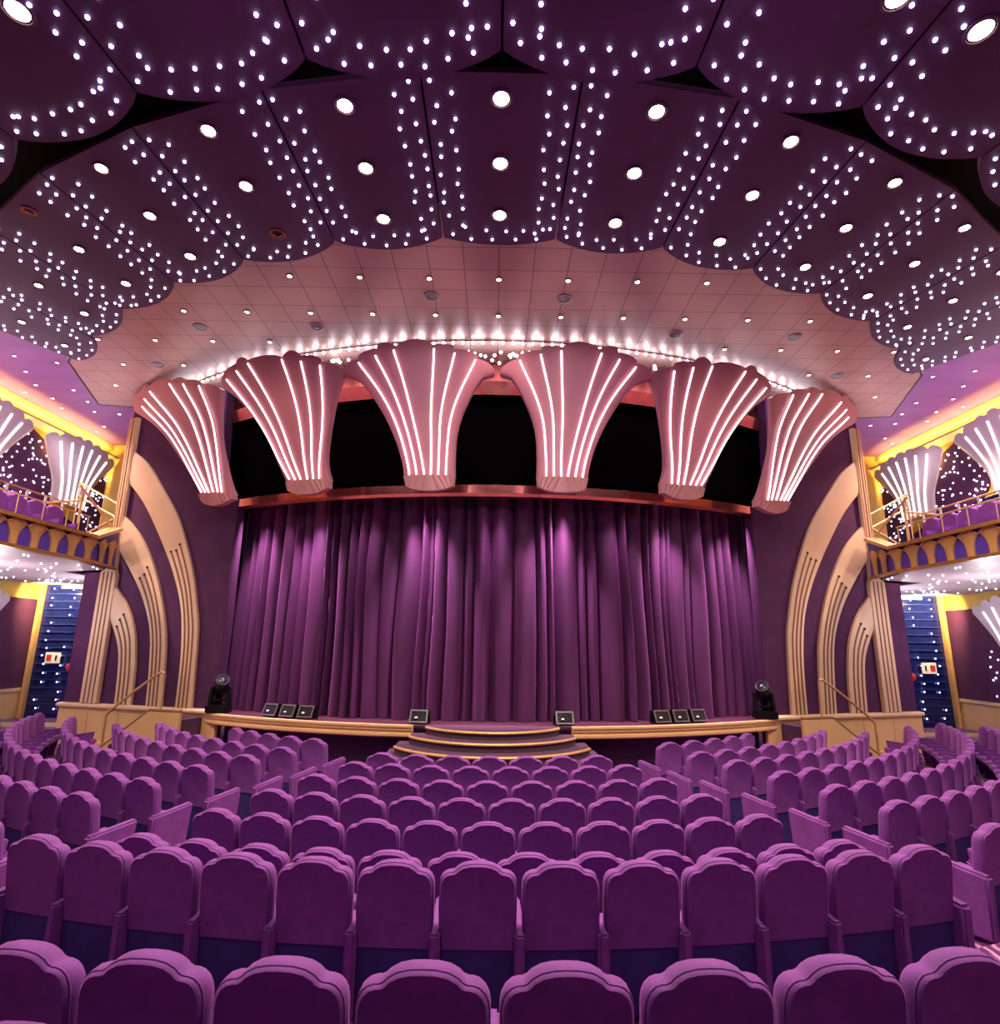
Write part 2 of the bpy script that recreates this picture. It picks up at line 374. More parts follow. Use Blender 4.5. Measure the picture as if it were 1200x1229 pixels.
# ---------------------------------------------------------------- stage
st = thing('stage', 'wide bow-fronted stage with cream moulded edge and plum front', 'stage', (0, 14, 0))
SA = math.asin(7.55 / 13.7)
P = arc(13.72, -SA, SA, 48) + [(7.2, 19), (-7.2, 19)]
MB().plate(P, lambda x, y, z: (x, y, z), .9, .95).build('deck', M['deck'], st)
prof = [(0, .70), (.04, .70), (.07, .73), (.07, .78), (.045, .79), (.045, .84), (.075, .85), (.075, .90), (.1, .91), (.1, .955), (0, .958)]
def sweep(prof, R, a0, a1, n, cy=CY):
    m = len(prof); vs = []; fs = []
    for k in range(n + 1):
        a = a0 + (a1 - a0) * k / n
        for c, z in prof: vs.append(((R + c) * math.sin(a), cy - (R + c) * math.cos(a), z))
    for k in range(n):
        for j in range(m): fs.append((k*m+j, k*m+(j+1) % m, (k+1)*m+(j+1) % m, (k+1)*m+j))
    return MB().add(vs, fs + [tuple(range(m)), tuple(range(n*m, (n+1)*m))[::-1]])
for a0, a1 in ((-SA, -.125), (.125, SA)):
    sweep(prof, 13.7, a0, a1, 30).build('moulded_edge', M['tan'], st, smooth=30)
sweep([(0, 0), (.06, 0), (.06, .7), (0, .7)], 13.3, -.52, .52, 40).build('front_panel', M['plum_dark'], st)

sp = thing('stage_steps', 'bowed flight of gold-edged carpeted steps at the centre of stage', 'steps', (0, 12.2, 0))
for k, (yc, ye, xe, z) in enumerate([(12.44, 13.2, 1.42, .955), (12.02, 12.98, 1.74, .80), (11.6, 12.72, 2.0, .635), (11.2, 12.45, 2.2, .475), (10.85, 12.2, 2.4, .315)]):
    sag = ye - yc; R = (xe*xe + sag*sag) / (2*sag); am = math.asin(xe / R)
    front = arc(R, -am, am, 24, yc + R)
    MB().plate(front + [(xe, 13.45), (-xe, 13.45)], lambda x, y, q: (x, y, q), max(0, z - .165), z - .004).build('step', M['riser'], sp)
    MB().tube([(x, y - .012, z - .025) for x, y in front], .03, 8).build('gold_nosing', M['gold'], sp)

# side stairs with brass rail in front of each wing wall
for s, nm in ((-1, 'left'), (1, 'right')):
    w = wing(s)
    r = thing('side_stairs', 'tan panelled stairs with brown cap rising to the %s end of the stage' % nm, 'stairs', w(1.5, 0, .6))
    MB().plate([(2.3, 0), (2.3, .12), (1.0, 1.02), (.1, 1.02), (.1, 0)], w, .75, .83).build('side_panel', M['tan'], r)
    MB().tube([w(2.32, .14, .79), w(1.0, 1.05, .79), (w(.1, 1.05, .79))], .035, 8).build('cap_strip', M['groove'], r)
    for k in range(5):
        MB().plate([(2.25 - .26*k, 0), (2.25 - .26*k, .17*(k+1)), (.1, .17*(k+1)), (.1, .17*k), (2.25 - .26*k, .17*k)][:4] if k == 0 else
                   [(2.25 - .26*k, .17*k + .002), (2.25 - .26*k, .17*(k+1)), (.1, .17*(k+1)), (.1, .17*k + .002)], w, .1, .745).build('tread', M['riser'], r)
    h = thing('handrail', 'bent brass handrail on the %s side stairs' % nm, 'handrail', w(2.3, 0, .79))
    bend = smooth_pl([w(2.3, .12, .79), w(2.3, .72, .79), w(2.18, 1.0, .79), w(.95, 1.86, .79), w(.72, 1.9, .79)], 6)
    MB().tube(bend, .03, 8).build('rail', M['brass'], h)
    MB().tube([w(.7, 1.06, .79), w(.7, 1.9, .79)], .022, 8).build('post', M['brass'], h)

# ---------------------------------------------------------------- curtain
rnd = random.Random(3); bounds = [-.66]
while bounds[-1] < .66: bounds.append(bounds[-1] + rnd.choice((.011, .015, .02, .03, .046)) * rnd.uniform(.8, 1.2))
amps = [rnd.uniform(.22, .5) for _ in bounds]
sway = [rnd.uniform(-.012, .012) for _ in bounds]
def cur(u, v, side):
    a = -.625 + 1.25 * u; z = .96 + 5.55 * v
    b = min(.659, max(-.659, a + sum(.0015 * math.sin(k * 1.7 + z * (.5 + .2 * k) + a * 11 * k) for k in (1, 2, 3))))
    i = 0
    lo, hi = 0, len(bounds) - 2
    while lo < hi:
        m = (lo + hi + 1) // 2
        if bounds[m] <= b: lo = m
        else: hi = m - 1
    i = lo; t = (b - bounds[i]) / (bounds[i+1] - bounds[i])
    amp = amps[i] * (1 - .35 * v)
    R = 12.62 + amp * math.sin(PI * t) ** .6 + .03 * math.sin(t * 2 * PI + sway[i] * 200) - side * .03
    return (R * math.sin(a), CY - R * math.cos(a), z)
tag(MB().slab(cur, 1100, 14).build('stage_curtain', M['curtain'], smooth=70), 'tall closed purple velvet curtain hanging in folds along the bowed stage', 'curtain')

# black gauze header with copper bands behind the fans
hd = thing('stage_header', 'black header above the curtain with copper mirrored bands behind the pink fans', 'stage header', (0, 14, 6.2))
HA = .615
sweep([(0, 6.33), (.06, 6.33), (.06, 9.0), (0, 9.0)], 13.3, -HA, HA, 48).build('gauze_panel', M['black'], hd)
sweep([(0, 6.1), (.12, 6.1), (.2, 6.16), (.2, 6.36), (0, 6.36)], 13.42, -HA, HA, 48).build('lower_band', M['copper'], hd, smooth=20)
sweep([(0, 8.72), (.1, 8.66), (.16, 9.0), (0, 9.06)], 13.5, -.72, .72, 48).build('upper_band', M['copper'], hd, smooth=20)
sweep([(0, 9.0), (.06, 9.0), (.06, 9.58), (0, 9.58)], 13.36, -.80, .80, 48).build('top_board', M['copper'], hd)
sweep([(-.3, 6.5), (.06, 6.5), (.06, 6.56), (-.3, 6.56)], 13.3, -HA, HA, 48).build('soffit', M['black'], hd)

# ---------------------------------------------------------------- the six pink fans
def RR(z):
    t = (z - 6) / 3.4; return 14.52 + .7 * max(t, 0) ** 2
def lobed(P):                       # scalloped top edge: sharp notches, rounded lobes
    out = smooth_pl(P[:4], 5)[:-1]
    for k in range(3, len(P) - 1, 2):
        a, m, b = P[k], P[k+1], P[k+2]
        c = ((a[0]+b[0]) / 2, (a[1]+b[1]) / 2); d = ((m[0]-c[0]) , (m[1]-c[1]))
        n = (-(b[1]-a[1]) * 14.6, (b[0]-a[0]) * 14.6); L = math.hypot(*n); n = (n[0]/L, n[1]/L)
        ch = math.hypot((b[0]-a[0]) * 14.6, b[1]-a[1]); h = min(.42 * ch, max((.28 if ch < .62 else .13) * ch, (d[0]*14.6*n[0] + d[1]*n[1]) * 1.2))
        for j in range(8):
            t = j / 8; w = math.sin(PI * t) ** .65 * h
            out.append((a[0] + (b[0]-a[0])*t + n[0]*w/14.6, a[1] + (b[1]-a[1])*t + n[1]*w))
    return out + [P[-1]]
def big_fan(F, s, label):
    def S(p, c):                    # point of the fan's own flared surface, c = towards the audience
        z = p[1]; R = RR(z) + c
        return (s * R * math.sin(p[0]), CY - R * math.cos(p[0]), z)
    L, Rr, T = smooth_pl(F['left']), smooth_pl(F['right']), lobed(F['top'])
    bot = [L[0], Rr[0]]
    q = coons(bot, T, L, Rr)
    bulge = lambda u: .10 * math.sin(PI * u) ** .6
    m = S(((L[0][0] + Rr[0][0]) / 2, 6.0), 0)
    r = thing('light_fan', label, 'decorative fan', m, 'pink lit fans over the stage')
    MB().slab(lambda u, v, c: S(q(u, v), bulge(u) - .13 * c), 200, 30).build('fan_panel', M['pink'], r, smooth=50)
    n = 36; C_ = F['cup']; low = smooth_pl([L[0]] + C_ + [Rr[0]], 5)
    low = smooth_pl(C_, 5); qc = coons(low, bot, [C_[0], L[0]], [C_[-1], Rr[0]])
    def cup(u, v, c):
        rib = .018 * abs(math.sin(u * PI * 9)) ** .6
        return S(qc(u, v), bulge(u) + .02 + rib + .04 * v - .15 * c)
    MB().slab(cup, 72, 6).build('ribbed_cup', M['cup'], r, smooth=30)
    wb, wt = Rr[0][0] - L[0][0], T[-1][0] - T[0][0]
    byz = lambda E: [next(((a[0] + (b[0]-a[0]) * (z - a[1]) / max(1e-6, b[1]-a[1])), z) for a, b in zip(E, E[1:]) if b[1] >= z or b is E[-1]) for z in [E[0][1] + (E[-1][1]-E[0][1]) * j / 28 for j in range(29)]]
    L28, R28 = byz(L), byz(Rr)
    for k in range(6):
        b0, t0 = F['tb'][k], F['tt'][k]; w5 = (k + .6) / 6.2; pts = []
        for j in range(29):
            v = j / 28; x, z = b0[0] + (t0[0]-b0[0]) * v, b0[1] + (t0[1]-b0[1]) * v
            for E, wgt in ((L28, 1 - w5), (R28, w5)) if F['sym'] else ((L28, .8 - .3 * w5), (R28, .15 + .3 * w5)):
                x += .8 * wgt * (1 - v ** 4) * (E[j][0] - E[0][0] - (E[28][0] - E[0][0]) * v)
            pts.append(S((x, z), bulge(min(.72, max(.28, w5))) + .022))
        MB().tube(pts, .019, 6).build('light_tube', M['tube'], r)
fl = {'O': 'outer', 'M': 'second', 'C': 'inner'}
FANLAB = {('O', 1): 'leftmost pink fan with six white light tubes, half hidden by the wing wall top',
          ('M', 1): 'second pink light-tube fan from the left over the stage',
          ('C', 1): 'tall pink light-tube fan just left of the stage centre',
          ('C', -1): 'tall pink light-tube fan just right of the stage centre',
          ('M', -1): 'second pink light-tube fan from the right over the stage',
          ('O', -1): 'rightmost pink fan with six white light tubes beside the right wing wall'}
for k in 'OMC':
    for s in (1, -1): big_fan(FAN[k], s, FANLAB[(k, s)])

# festoon of bulbs along the ceiling behind the fan tops
fs = thing('festoon_lights', 'string of bright white bulbs along the ceiling edge above the pink fans', 'string lights', (0, 12.6, 9.5))
MB().tube([(x, y, 9.555) for x, y in arc(14.62, -.76, .76, 60)], .015, 6).build('cable', M['dark_metal'], fs)
bulb_me = ball(.036).mesh('bulb', M['bulb']); star_me = ball(.024, 6).mesh('star_light', M['star'])
for k in range(96):
    a = -.75 + 1.50 * k / 95
    R = 14.62
    inst('bulb', bulb_me, (R * math.sin(a), CY - R * math.cos(a), 9.50), fs)
for g, (a0, lab) in enumerate(((-.357+.118, 'left of the centre pair'), (0, 'at the middle'), (.357-.118, 'right of the centre pair'), (-.47, 'beside the left outer fan'), (.47, 'beside the right outer fan'))):
    cl = thing('bulb_cluster', 'small drooping cluster of white bulbs between fan tops, ' + lab, 'string lights', (14.25 * math.sin(a0), CY - 14.25 * math.cos(a0), 9.3), 'bulb clusters between the fans')
    MB().tube([(14.25 * math.sin(a0 + d * .012), CY - 14.25 * math.cos(a0 + d * .012), 9.48 - .32 * (1 - abs(d) / 5)) for d in range(-5, 6)], .012, 5).build('cable', M['dark_metal'], cl)
    for k in range(16):
        d = random.uniform(-1, 1); zz = 9.46 - random.random() * .36 * (1 - abs(d))
        inst('bulb', bulb_me, (14.28 * math.sin(a0 + d * .055), CY - 14.28 * math.cos(a0 + d * .055), zz), cl)

# ---------------------------------------------------------------- star-lit ceiling panels
def star_rows(P, Q, side_n, offs, step, z, lo=0.0, hi=1.0):
    d = Vector((Q[0]-P[0], Q[1]-P[1])); Ln = d.length; d.normalize(); nrm = Vector((-d.y, d.x)) * side_n
    out = []; k = 0; t = Ln * lo + .1
    while t < Ln * hi - .05:
        for i, o in enumerate(offs):
            tt = t + step * .5 * (i % 2) + random.uniform(-.05, .05)
            p = Vector(P) + d * tt + nrm * (o + random.uniform(-.04, .04))
            out.append((p.x, p.y, z))
        t += step * random.uniform(.9, 1.1)
    return out
def star_panel(name, poly, lobe, dots, z, thick, label, group):
    c = Vector((sum(p[0] for p in poly) / len(poly), sum(p[1] for p in poly) / len(poly), z))
    r = thing(name, label, 'ceiling panel', c, group)
    MB().plate(poly, lambda x, y, q: (x, y, q), z, z + thick).build('panel', M['star_ceiling'], r)
    for p in dots[:100]: inst('star_light', star_me, (p[0], p[1], z - .008), r)
def shrink(p, q, g): # pull p a little towards q: leaves the dark seam
    d = Vector((q[0]-p[0], q[1]-p[1])); d.normalize(); return (p[0] + d.x * g, p[1] + d.y * g)
def lobe_pts(a, b, bulge, n=14):
    d = Vector((b[0]-a[0], b[1]-a[1])); nrm = Vector((-d.y, d.x)).normalized()
    if nrm.y < 0: nrm = -nrm
    return [(a[0] + d.x*k/n + nrm.x * bulge * math.sin(PI*k/n) ** .8, a[1] + d.y*k/n + nrm.y * bulge * math.sin(PI*k/n) ** .8) for k in range(n + 1)]
def edge_dots(L, offs, step, z):
    out = []; L2 = resample(L, 200); tot = sum(math.hypot(a[0]-b[0], a[1]-b[1]) for a, b in zip(L2, L2[1:]))
    for i, o in enumerate(offs):
        n = max(3, int(tot / step))
        for k in range(n):
            j = int(200 * (k + .25 + .5 * (i % 2)) / n); a, b = L2[max(0, j-1)], L2[min(200, j+1)]
            d = Vector((b[0]-a[0], b[1]-a[1])).normalized(); nrm = Vector((-d.y, d.x))
            if nrm.y > 0: nrm = -nrm
            out.append((L2[min(j, 200)][0] + nrm.x * o + random.uniform(-.04, .04), L2[min(j, 200)][1] + nrm.y * (o + random.uniform(-.04, .04)), z))
    return out
def panel_between(a_near, a_far, b_near, b_far, bulge, z, thick, name, label, group, step, offs, eoffs, estep, lo):
    # a is the left seam, b the right one
    g = .014
    an, af = shrink(a_near, b_near, g), shrink(a_far, b_far, g)
    bn, bf = shrink(b_near, a_near, g), shrink(b_far, a_far, g)
    L = lobe_pts(af, bf, bulge)
    poly = [an] + L + [bn]
    dots = edge_dots(L, eoffs, estep, z)
    dots += star_rows(a_near, a_far, -1, offs, step, z, lo, .93) + star_rows(b_near, b_far, 1, offs, step, z, lo, .93)
    star_panel(name, poly, L, dots, z, thick, label, group)
SB = [((.97, 5.6), (.94, 8.5)), ((2.95, 5.88), (2.77, 8.66)), ((4.88, 6.46), (4.53, 9.18)), ((6.70, 7.27), (6.15, 9.9)),
      ((8.45, 8.4), (7.75, 10.84)), ((10.1, 9.5), (9.14, 11.97)), ((11.4, 11.0), (10.24, 13.18))]
mir = lambda q: tuple((-p[0], p[1]) for p in q)
GB = 'purple star-lit panels of the middle ceiling tier'
args = (9.3, .08, 'star_ceiling_panel')
panel_between(*mir(SB[0]), *SB[0], .17, *args, 'central star-dotted purple ceiling panel above the middle of the hall, three downlights', GB, .27, (.12, .34), (.12, .33), .36, .02)
for k in range(6):
    for s in (-1, 1):
        a, b = SB[k], SB[k+1]
        lab = '%s star-dotted purple ceiling panel to the %s of the central one' % (ORD[k], 'left' if s < 0 else 'right')
        if s > 0: panel_between(*a, *b, .25, *args, lab, GB, .27, (.12, .34), (.12, .33), .36, .02)
        else: panel_between(*mir(b), *mir(a), .25, *args, lab, GB, .27, (.12, .34), (.12, .33), .36, .02)
SA_ = [((0, 2.6), (0, 4.97)), ((2.25, 2.6), (2.12, 5.11)), ((4.6, 2.7), (4.2, 5.55)), ((6.9, 3.2), (6.16, 6.23)), ((9.2, 4.2), (8.0, 7.25))]
GA = 'large lobed star-lit panels of the nearest ceiling tier'
for k in range(4):
    for s in (-1, 1):
        a, b = SA_[k], SA_[k+1]
        lab = '%s large lobed star panel %s of the centre seam in nearest ceiling tier' % (ORD[k], 'left' if s < 0 else 'right')
        aa = (8.85, .14, 'lobed_ceiling_panel')
        if s > 0: panel_between(*a, *b, .28, *aa, lab, GA, .30, (.13, .37), (.14, .37), .3, .45)
        else: panel_between(*mir(b), *mir(a), .28, *aa, lab, GA, .30, (.13, .37), (.14, .37), .3, .45)

# ---------------------------------------------------------------- downlights
def lamp_thing(name, p, r, lit, label, group, depth=.02):
    o = thing(name, label, 'ceiling light', p, group)
    MB().lathe([(r * 1.0, -.001), (r * 1.18, -.001), (r * 1.22, -.012), (r * 1.16, -depth), (r * 1.02, -depth), (r, -.012)], p, 16).build('rim', M['ring'] if not lit else M['star_edge'], o)
    MB().lathe([(r * .3, -.004 - depth*.7), (r * .75, -.004 - depth * .6), (r * 1.0, -.003)], p, 16).build('lens', lit or M['lens'], o)
    return o
def spot(p, energy, col, size=110, blend=.8, tgt=None, rad=.08, name='lamp'):
    l = bpy.data.lights.new(name, 'SPOT'); l.energy = energy; l.color = col; l.spot_size = math.radians(size); l.spot_blend = blend; l.shadow_soft_size = rad
    o = bpy.data.objects.new(name, l); C.objects.link(o); o.location = p
    if tgt: o.rotation_euler = (Vector(tgt) - Vector(p)).to_track_quat('-Z', 'Y').to_euler()
    return o
def point(p, energy, col, rad=.05, name='lamp'):
    l = bpy.data.lights.new(name, 'POINT'); l.energy = energy; l.color = col; l.shadow_soft_size = rad
    o = bpy.data.objects.new(name, l); C.objects.link(o); o.location = p; return o
WARM = (1, .82, .62)
rowname = ['nearest', 'middle', 'farthest']
BL = [[(0, 5.93), (0, 6.93), (0, 7.95)]]
BR = [[(1.97, 6.07), (1.92, 7.06), (1.855, 8.08)], [(3.88, 6.48), (3.78, 7.44), (3.685, 8.48)], [(5.73, 7.15), (5.58, 8.1), (5.445, 9.1)],
      [(7.46, 8.05), (7.3, 8.96), (7.09, 9.94)], [(9.0, 9.15), (8.82, 10.05), (8.61, 11.02)], [(10.4, 10.6), (10.2, 11.4), (10.0, 12.4)]]
for j, (x, y) in enumerate(BL[0]):
    lamp_thing('downlight', (x, y, 9.3), .12, M['warm'], '%s bright downlight in the central star-dotted ceiling panel' % rowname[j], 'downlights in the middle ceiling tier')
    spot((x, y, 9.24), P_DOWN, WARM)
for k, tr in enumerate(BR):
    for s in (-1, 1):
        for j, (x, y) in enumerate(tr):
            off = (s < 0 and (k, j) in ((1, 2), (3, 0)))
            sd = 'left' if s < 0 else 'right'
            lamp_thing('downlight', (s * x, y, 9.3), .115 - .009 * k, None if off else M['warm'],
                       '%s downlight%s in the %s star panel %s of the central one' % (rowname[j], ' (unlit, orange rim)' if off else '', ORD[k], sd), 'downlights in the middle ceiling tier')
            if not off and k < 5: spot((s * x, y, 9.24), P_DOWN * (1 - .1 * k), WARM)
for x, y, lab in ((-4.87, 4.66, 'left'), (4.87, 4.66, 'right'), (3.82, 4.36, 'right, nearer the centre')):
    lamp_thing('downlight', (x, y, 8.85), .13, M['warm'], 'bright downlight in the nearest lobed ceiling tier, ' + lab, 'downlights in the nearest ceiling tier')
    spot((x, y, 8.78), P_DOWN, WARM)
TR = [('front', 10.03, [-4.04, -2.69, -1.345, 0, 1.345, 2.69, 4.04]), ('second', 11.32, [-6.74, -5.39, -4.03, -2.7, -1.35, 0, 1.35, 2.7, 4.03, 5.39, 6.74]),
      ('third', 12.6, [-9.42, -8.07, -6.72, -5.38, 5.38, 6.72, 8.07, 9.42]), ('fourth', 13.87, [-9.6, -8.06, 8.06, 9.6]), ('rearmost', 15.15, [-10.6, 10.6])]
for nm, y, xs in TR:
    for i, x in enumerate(xs):
        lab = 'small warm downlight, %s from left in the %s row of the tiled ceiling' % (ORD[i], nm)
        lamp_thing('tile_downlight', (x, y, 9.58), .055, M['warm_small'], lab, 'small downlights in the tiled ceiling')
for x, y in ((-2.69, 10.03), (2.69, 10.03), (0, 11.32), (-5.39, 11.32), (5.39, 11.32)): spot((x, y, 9.52), P_TILE, WARM, 130)
for i, (x, y, lab) in enumerate(((-1.36, 10.62, 'left of centre near the front'), (1.34, 10.63, 'right of centre near the front'), (-6.71, 11.97, 'far left'), (-4.07, 11.88, 'left, close to the fans'),
                        (4.01, 11.96, 'right, close to the fans'), (6.73, 11.98, 'far right'), (-8.72, 13.88, 'rear left corner'), (8.82, 13.89, 'rear right corner'))):
    o = thing('ceiling_speaker', 'round flush speaker in the tiled ceiling, ' + lab, 'ceiling speaker', (x, y, 9.58), 'flush speakers in the tiled ceiling')
    MB().lathe([(.16, 0), (.16, -.012), (.13, -.02), (.125, -.01), (.02, -.014)], (x, y, 9.58), 24).build('frame', M['speaker'], o)
    MB().lathe([(.12, -.011), (.06, -.018), (.01, -.019)], (x, y, 9.58), 20).build('grille', M['chrome'], o)
CL = [(12.22, 13.65), (12.63, 14.54), (13.0, 15.38), (13.7, 15.9), (13.21, 16.31), (12.16, 15.69), (12.32, 16.52), (12.64, 17.31), (11.97, 17.49), (13.49, 17.07), (13.19, 18.63), (13.77, 19.13), (11.4, 14.0), (12.9, 13.2)]
for s in (-1, 1):
    for i, (x, y) in enumerate(sorted(CL, key=lambda q: q[1])):
        lamp_thing('side_downlight', (s * x, y, 9.66), .05, M['warm_small'], 'small downlight in the %s lilac side ceiling, %s from the hall end' % ('left' if s < 0 else 'right', ORD[i]), 'small downlights in the lilac side ceilings')
    for x, y in ((12.4, 14.2), (12.9, 17.6)): spot((s * x, y, 9.58), P_SIDE, (1, .8, .8), 120)

# ================================================================ SIDES: balconies, sconces, doors
def sconce(s, x0, yc, zb, w_top, w_bot, h, label, group, n_lobe=7):
    # a shell-shaped lit fan standing on the side wall at x = s*x0, facing the hall
    S = lambda p, c: (s * (x0 - c), yc + p[0], zb + p[1])
    L = smooth_pl([(-w_bot/2, 0), (-w_bot*.56, h*.3), (-w_bot*.78, h*.55), (-w_top*.5, h*.86)])
    R = [(-a, b) for a, b in L]
    T = []
    for k in range(n_lobe):
        for j in range(6):
            t = (k + j / 6) / n_lobe; x = -w_top/2 + w_top * t
            T.append((x, h * (.86 + .14 * math.sin(PI * t)) + .14 * math.sin(PI * j / 6) ** .7))
    T[0] = L[-1]; T.append(R[-1])
    q = coons([L[0], R[0]], T, L, R)
    b = lambda u, v: .12 + .16 * math.sin(PI * u) ** .7 + .16 * v * v
    r = thing('wall_sconce', label, 'wall light', S((0, 0), 0), group)
    def rib(u): return .035 * abs(math.sin(u * PI * n_lobe)) ** .7
    MB().slab(lambda u, v, c: S(q(u, v), b(u, v) + rib(u) * v - .06 * c), 56, 16).build('shell', M['pale_fan'], r, smooth=50)
    for k in range(1, n_lobe):
        u = k / n_lobe
        MB().tube([S(q(u, v / 14), b(u, v/14) + .02) for v in range(0, 14)], .03, 6).build('light_tube', M['tube_soft'], r)
def star_wall(s, poly, x, m, n, label, group, seed):
    rr = random.Random(seed)
    yc = sum(p[0] for p in poly) / len(poly); zc = sum(p[1] for p in poly) / len(poly)
    r = thing('star_wall_panel', label, 'wall panel', (s * x, yc, zc), group)
    MB().plate(poly, lambda a, b, c: (s * (x - c), a, b), 0, .05).build('panel', m, r)
    def inside(a, b):
        c = False
        for (x1, y1), (x2, y2) in zip(poly, poly[1:] + poly[:1]):
            if (y1 > b) != (y2 > b) and a < (x2 - x1) * (b - y1) / (y2 - y1) + x1: c = not c
        return c
    k = 0
    y0, y1 = min(p[0] for p in poly), max(p[0] for p in poly); z0, z1 = min(p[1] for p in poly), max(p[1] for p in poly)
    while k < n:
        a, b = rr.uniform(y0, y1), rr.uniform(z0, z1)
        if inside(a, b): inst('star_light', star_me, (s * (x - .06), a, b), r); k += 1

for s, nm in ((-1, 'left'), (1, 'right')):
    X = lambda x: s * x
    # ---- balcony
    b = thing('balcony', '%s balcony with gilt fan fascia and stepped seating tiers' % nm, 'balcony', (X(9.8), 12, 4.5))
    fp = [(9.8, 4), (9.8, 14.27), (10.22, 15.75)]
    MB().plate([(9.94, 4), (9.94, 14.28), (10.36, 15.72), (12.0, 16.2), (12.0, 20.5), (15.9, 20.5), (15.9, 4)], lambda x, y, z: (X(x), y, z), 4.56, 4.86).build('floor_slab', M['plum_dark'], b)
    MB().plate([(11.3, 4), (11.3, 15.6), (14.2, 15.6), (14.2, 4)], lambda x, y, z: (X(x), y, z), 4.86, 5.35).build('upper_tier', M['carpet'], b)
    MB().plate([(11.0, 16.4), (11.0, 20.5), (14.2, 20.5), (14.2, 16.4)], lambda x, y, z: (X(x), y, z), 4.86, 5.1).build('end_landing', M['carpet'], b)
    MB().plate([(10.0, 4), (10.0, 14.2), (10.5, 15.7), (12.0, 16.3), (12.0, 20.4), (15.8, 20.4), (15.8, 4)], lambda x, y, z: (X(x), y, z), 4.50, 4.555).build('star_soffit', M['pale_fan'], b)
    f = MB()
    f.hexa([(X(9.86), 4, 4.52), (X(9.95), 4, 4.52), (X(9.95), 14.3, 4.52), (X(9.86), 14.3, 4.52), (X(9.86), 4, 5.1), (X(9.95), 4, 5.1), (X(9.95), 14.3, 5.1), (X(9.86), 14.3, 5.1)])
    f.hexa([(X(9.86), 14.3, 4.52), (X(9.95), 14.3, 4.52), (X(10.35), 15.75, 4.52), (X(10.24), 15.75, 4.52), (X(9.86), 14.3, 5.1), (X(9.95), 14.3, 5.1), (X(10.35), 15.75, 5.6), (X(10.24), 15.75, 5.6)])
    f.build('fascia', M['iris'], b)
    f = MB()
    f.box((X(9.86), 9.1, 5.13), (.26, 10.3, .08)); f.box((X(9.84), 9.1, 4.52), (.16, 10.3, .07))
    f.build('rail_moulding', M['fascia_gold'], b)
    MB().tube([(X(9.84), 14.27, 4.53), (X(10.2), 15.75, 4.53)], .045, 6).build('rail_moulding', M['fascia_gold'], b)
    MB().hexa([(X(9.72), 14.2, 5.09), (X(10.06), 14.2, 5.09), (X(10.6), 15.75, 5.56), (X(10.16), 15.75, 5.56), (X(9.72), 14.2, 5.17), (X(10.06), 14.2, 5.17), (X(10.6), 15.75, 5.66), (X(10.16), 15.75, 5.66)]).build('sloping_coping', M['brass'], b)
    ys = [14.08 - .56 * k for k in range(12)]
    for k, y in enumerate(ys + ['end', 'end2']):
        if y == 'end': O, U, hh = Vector((9.92, 14.66)), Vector((.27, 1)).normalized(), .58
        elif y == 'end2': O, U, hh = Vector((10.08, 15.25)), Vector((.27, 1)).normalized(), .66
        else: O, U, hh = Vector((9.86, y)), Vector((0, 1)), .55
        Nn = Vector((-U.y, U.x))
        def S(p, c, O=O, U=U, Nn=Nn): q = O + U * p[0] + Nn * c; return (X(q.x), q.y, 4.555 + p[1])
        Lc = [(-.09, 0), (-.10, hh*.35), (-.15, hh*.6), (-.265, hh*.8)]; T = [(-.265 + .53*t/12, hh * (.8 + .2 * math.sin(PI*t/12))) for t in range(13)]
        qq = coons([(-.09, 0), (.09, 0)], T, Lc, [(-a, z) for a, z in Lc])
        MB().slab(lambda u, v, c: S(qq(u, v), .035 + .02 * math.sin(PI*u) + .006 * abs(math.sin(u*PI*7)) - .035*c), 28, 8).build('fan_ornament', M['fascia'], b, smooth=30)
        MB().tube([S(p, .06) for p in T], .014, 5).build('gilt_edge', M['gold'], b)
    rr = random.Random(5)
    for k in range(100):
        inst('star_light', star_me, (X(rr.uniform(10.3, 14.8) if k % 2 else rr.uniform(12.2, 15.2)), rr.uniform(10.5, 15.7) if k % 2 else rr.uniform(15.0, 19.8), 4.49), b)
    # ---- railings on the balcony
    g = thing('balcony_railing', 'slim brass railing with posts along the front of the %s balcony' % nm, 'railing', (X(9.95), 12, 5.17))
    MB().tube([(X(9.95), 8, 5.62), (X(9.95), 14.1, 5.62)], .018, 6).build('top_rail', M['brass'], g)
    for k in range(9): MB().tube([(X(9.95), 8.3 + .72*k, 5.15), (X(9.95), 8.3 + .72*k, 5.62)], .012, 6).build('post', M['brass'], g)
    g = thing('tier_railing', 'pale post railing between the seat rows of the %s balcony' % nm, 'railing', (X(11.35), 12, 5.35))
    MB().tube([(X(11.35), 8, 6.2), (X(11.35), 15.5, 6.2)], .022, 6).build('top_rail', M['brass'], g)
    for k in range(12): MB().tube([(X(11.35), 8.4 + .6*k, 5.35), (X(11.35), 8.4 + .6*k, 6.2)], .03, 6).build('post', M['white_card'], g)
    g = thing('stair_railing', 'angled brass stair railing at the stage end of the %s balcony' % nm, 'railing', (X(11), 16, 5))
    for a, c in (((10.4, 15.6, 5.68), (10.55, 14.4, 6.5)), ((12.6, 17.2, 7.3), (10.75, 16.9, 6.35)), ((12.6, 17.2, 6.9), (10.75, 16.9, 5.95)), ((12.9, 16.3, 6.45), (11.5, 15.9, 6.45)), ((11.5, 15.9, 6.45), (10.55, 14.5, 6.5)),
                 ((11.9, 16.2, 5.3), (10.8, 16.6, 6.2))):
        MB().tube([(X(a[0]), a[1], a[2]), (X(c[0]), c[1], c[2])], .03, 6).build('rail', M['brass'], g)
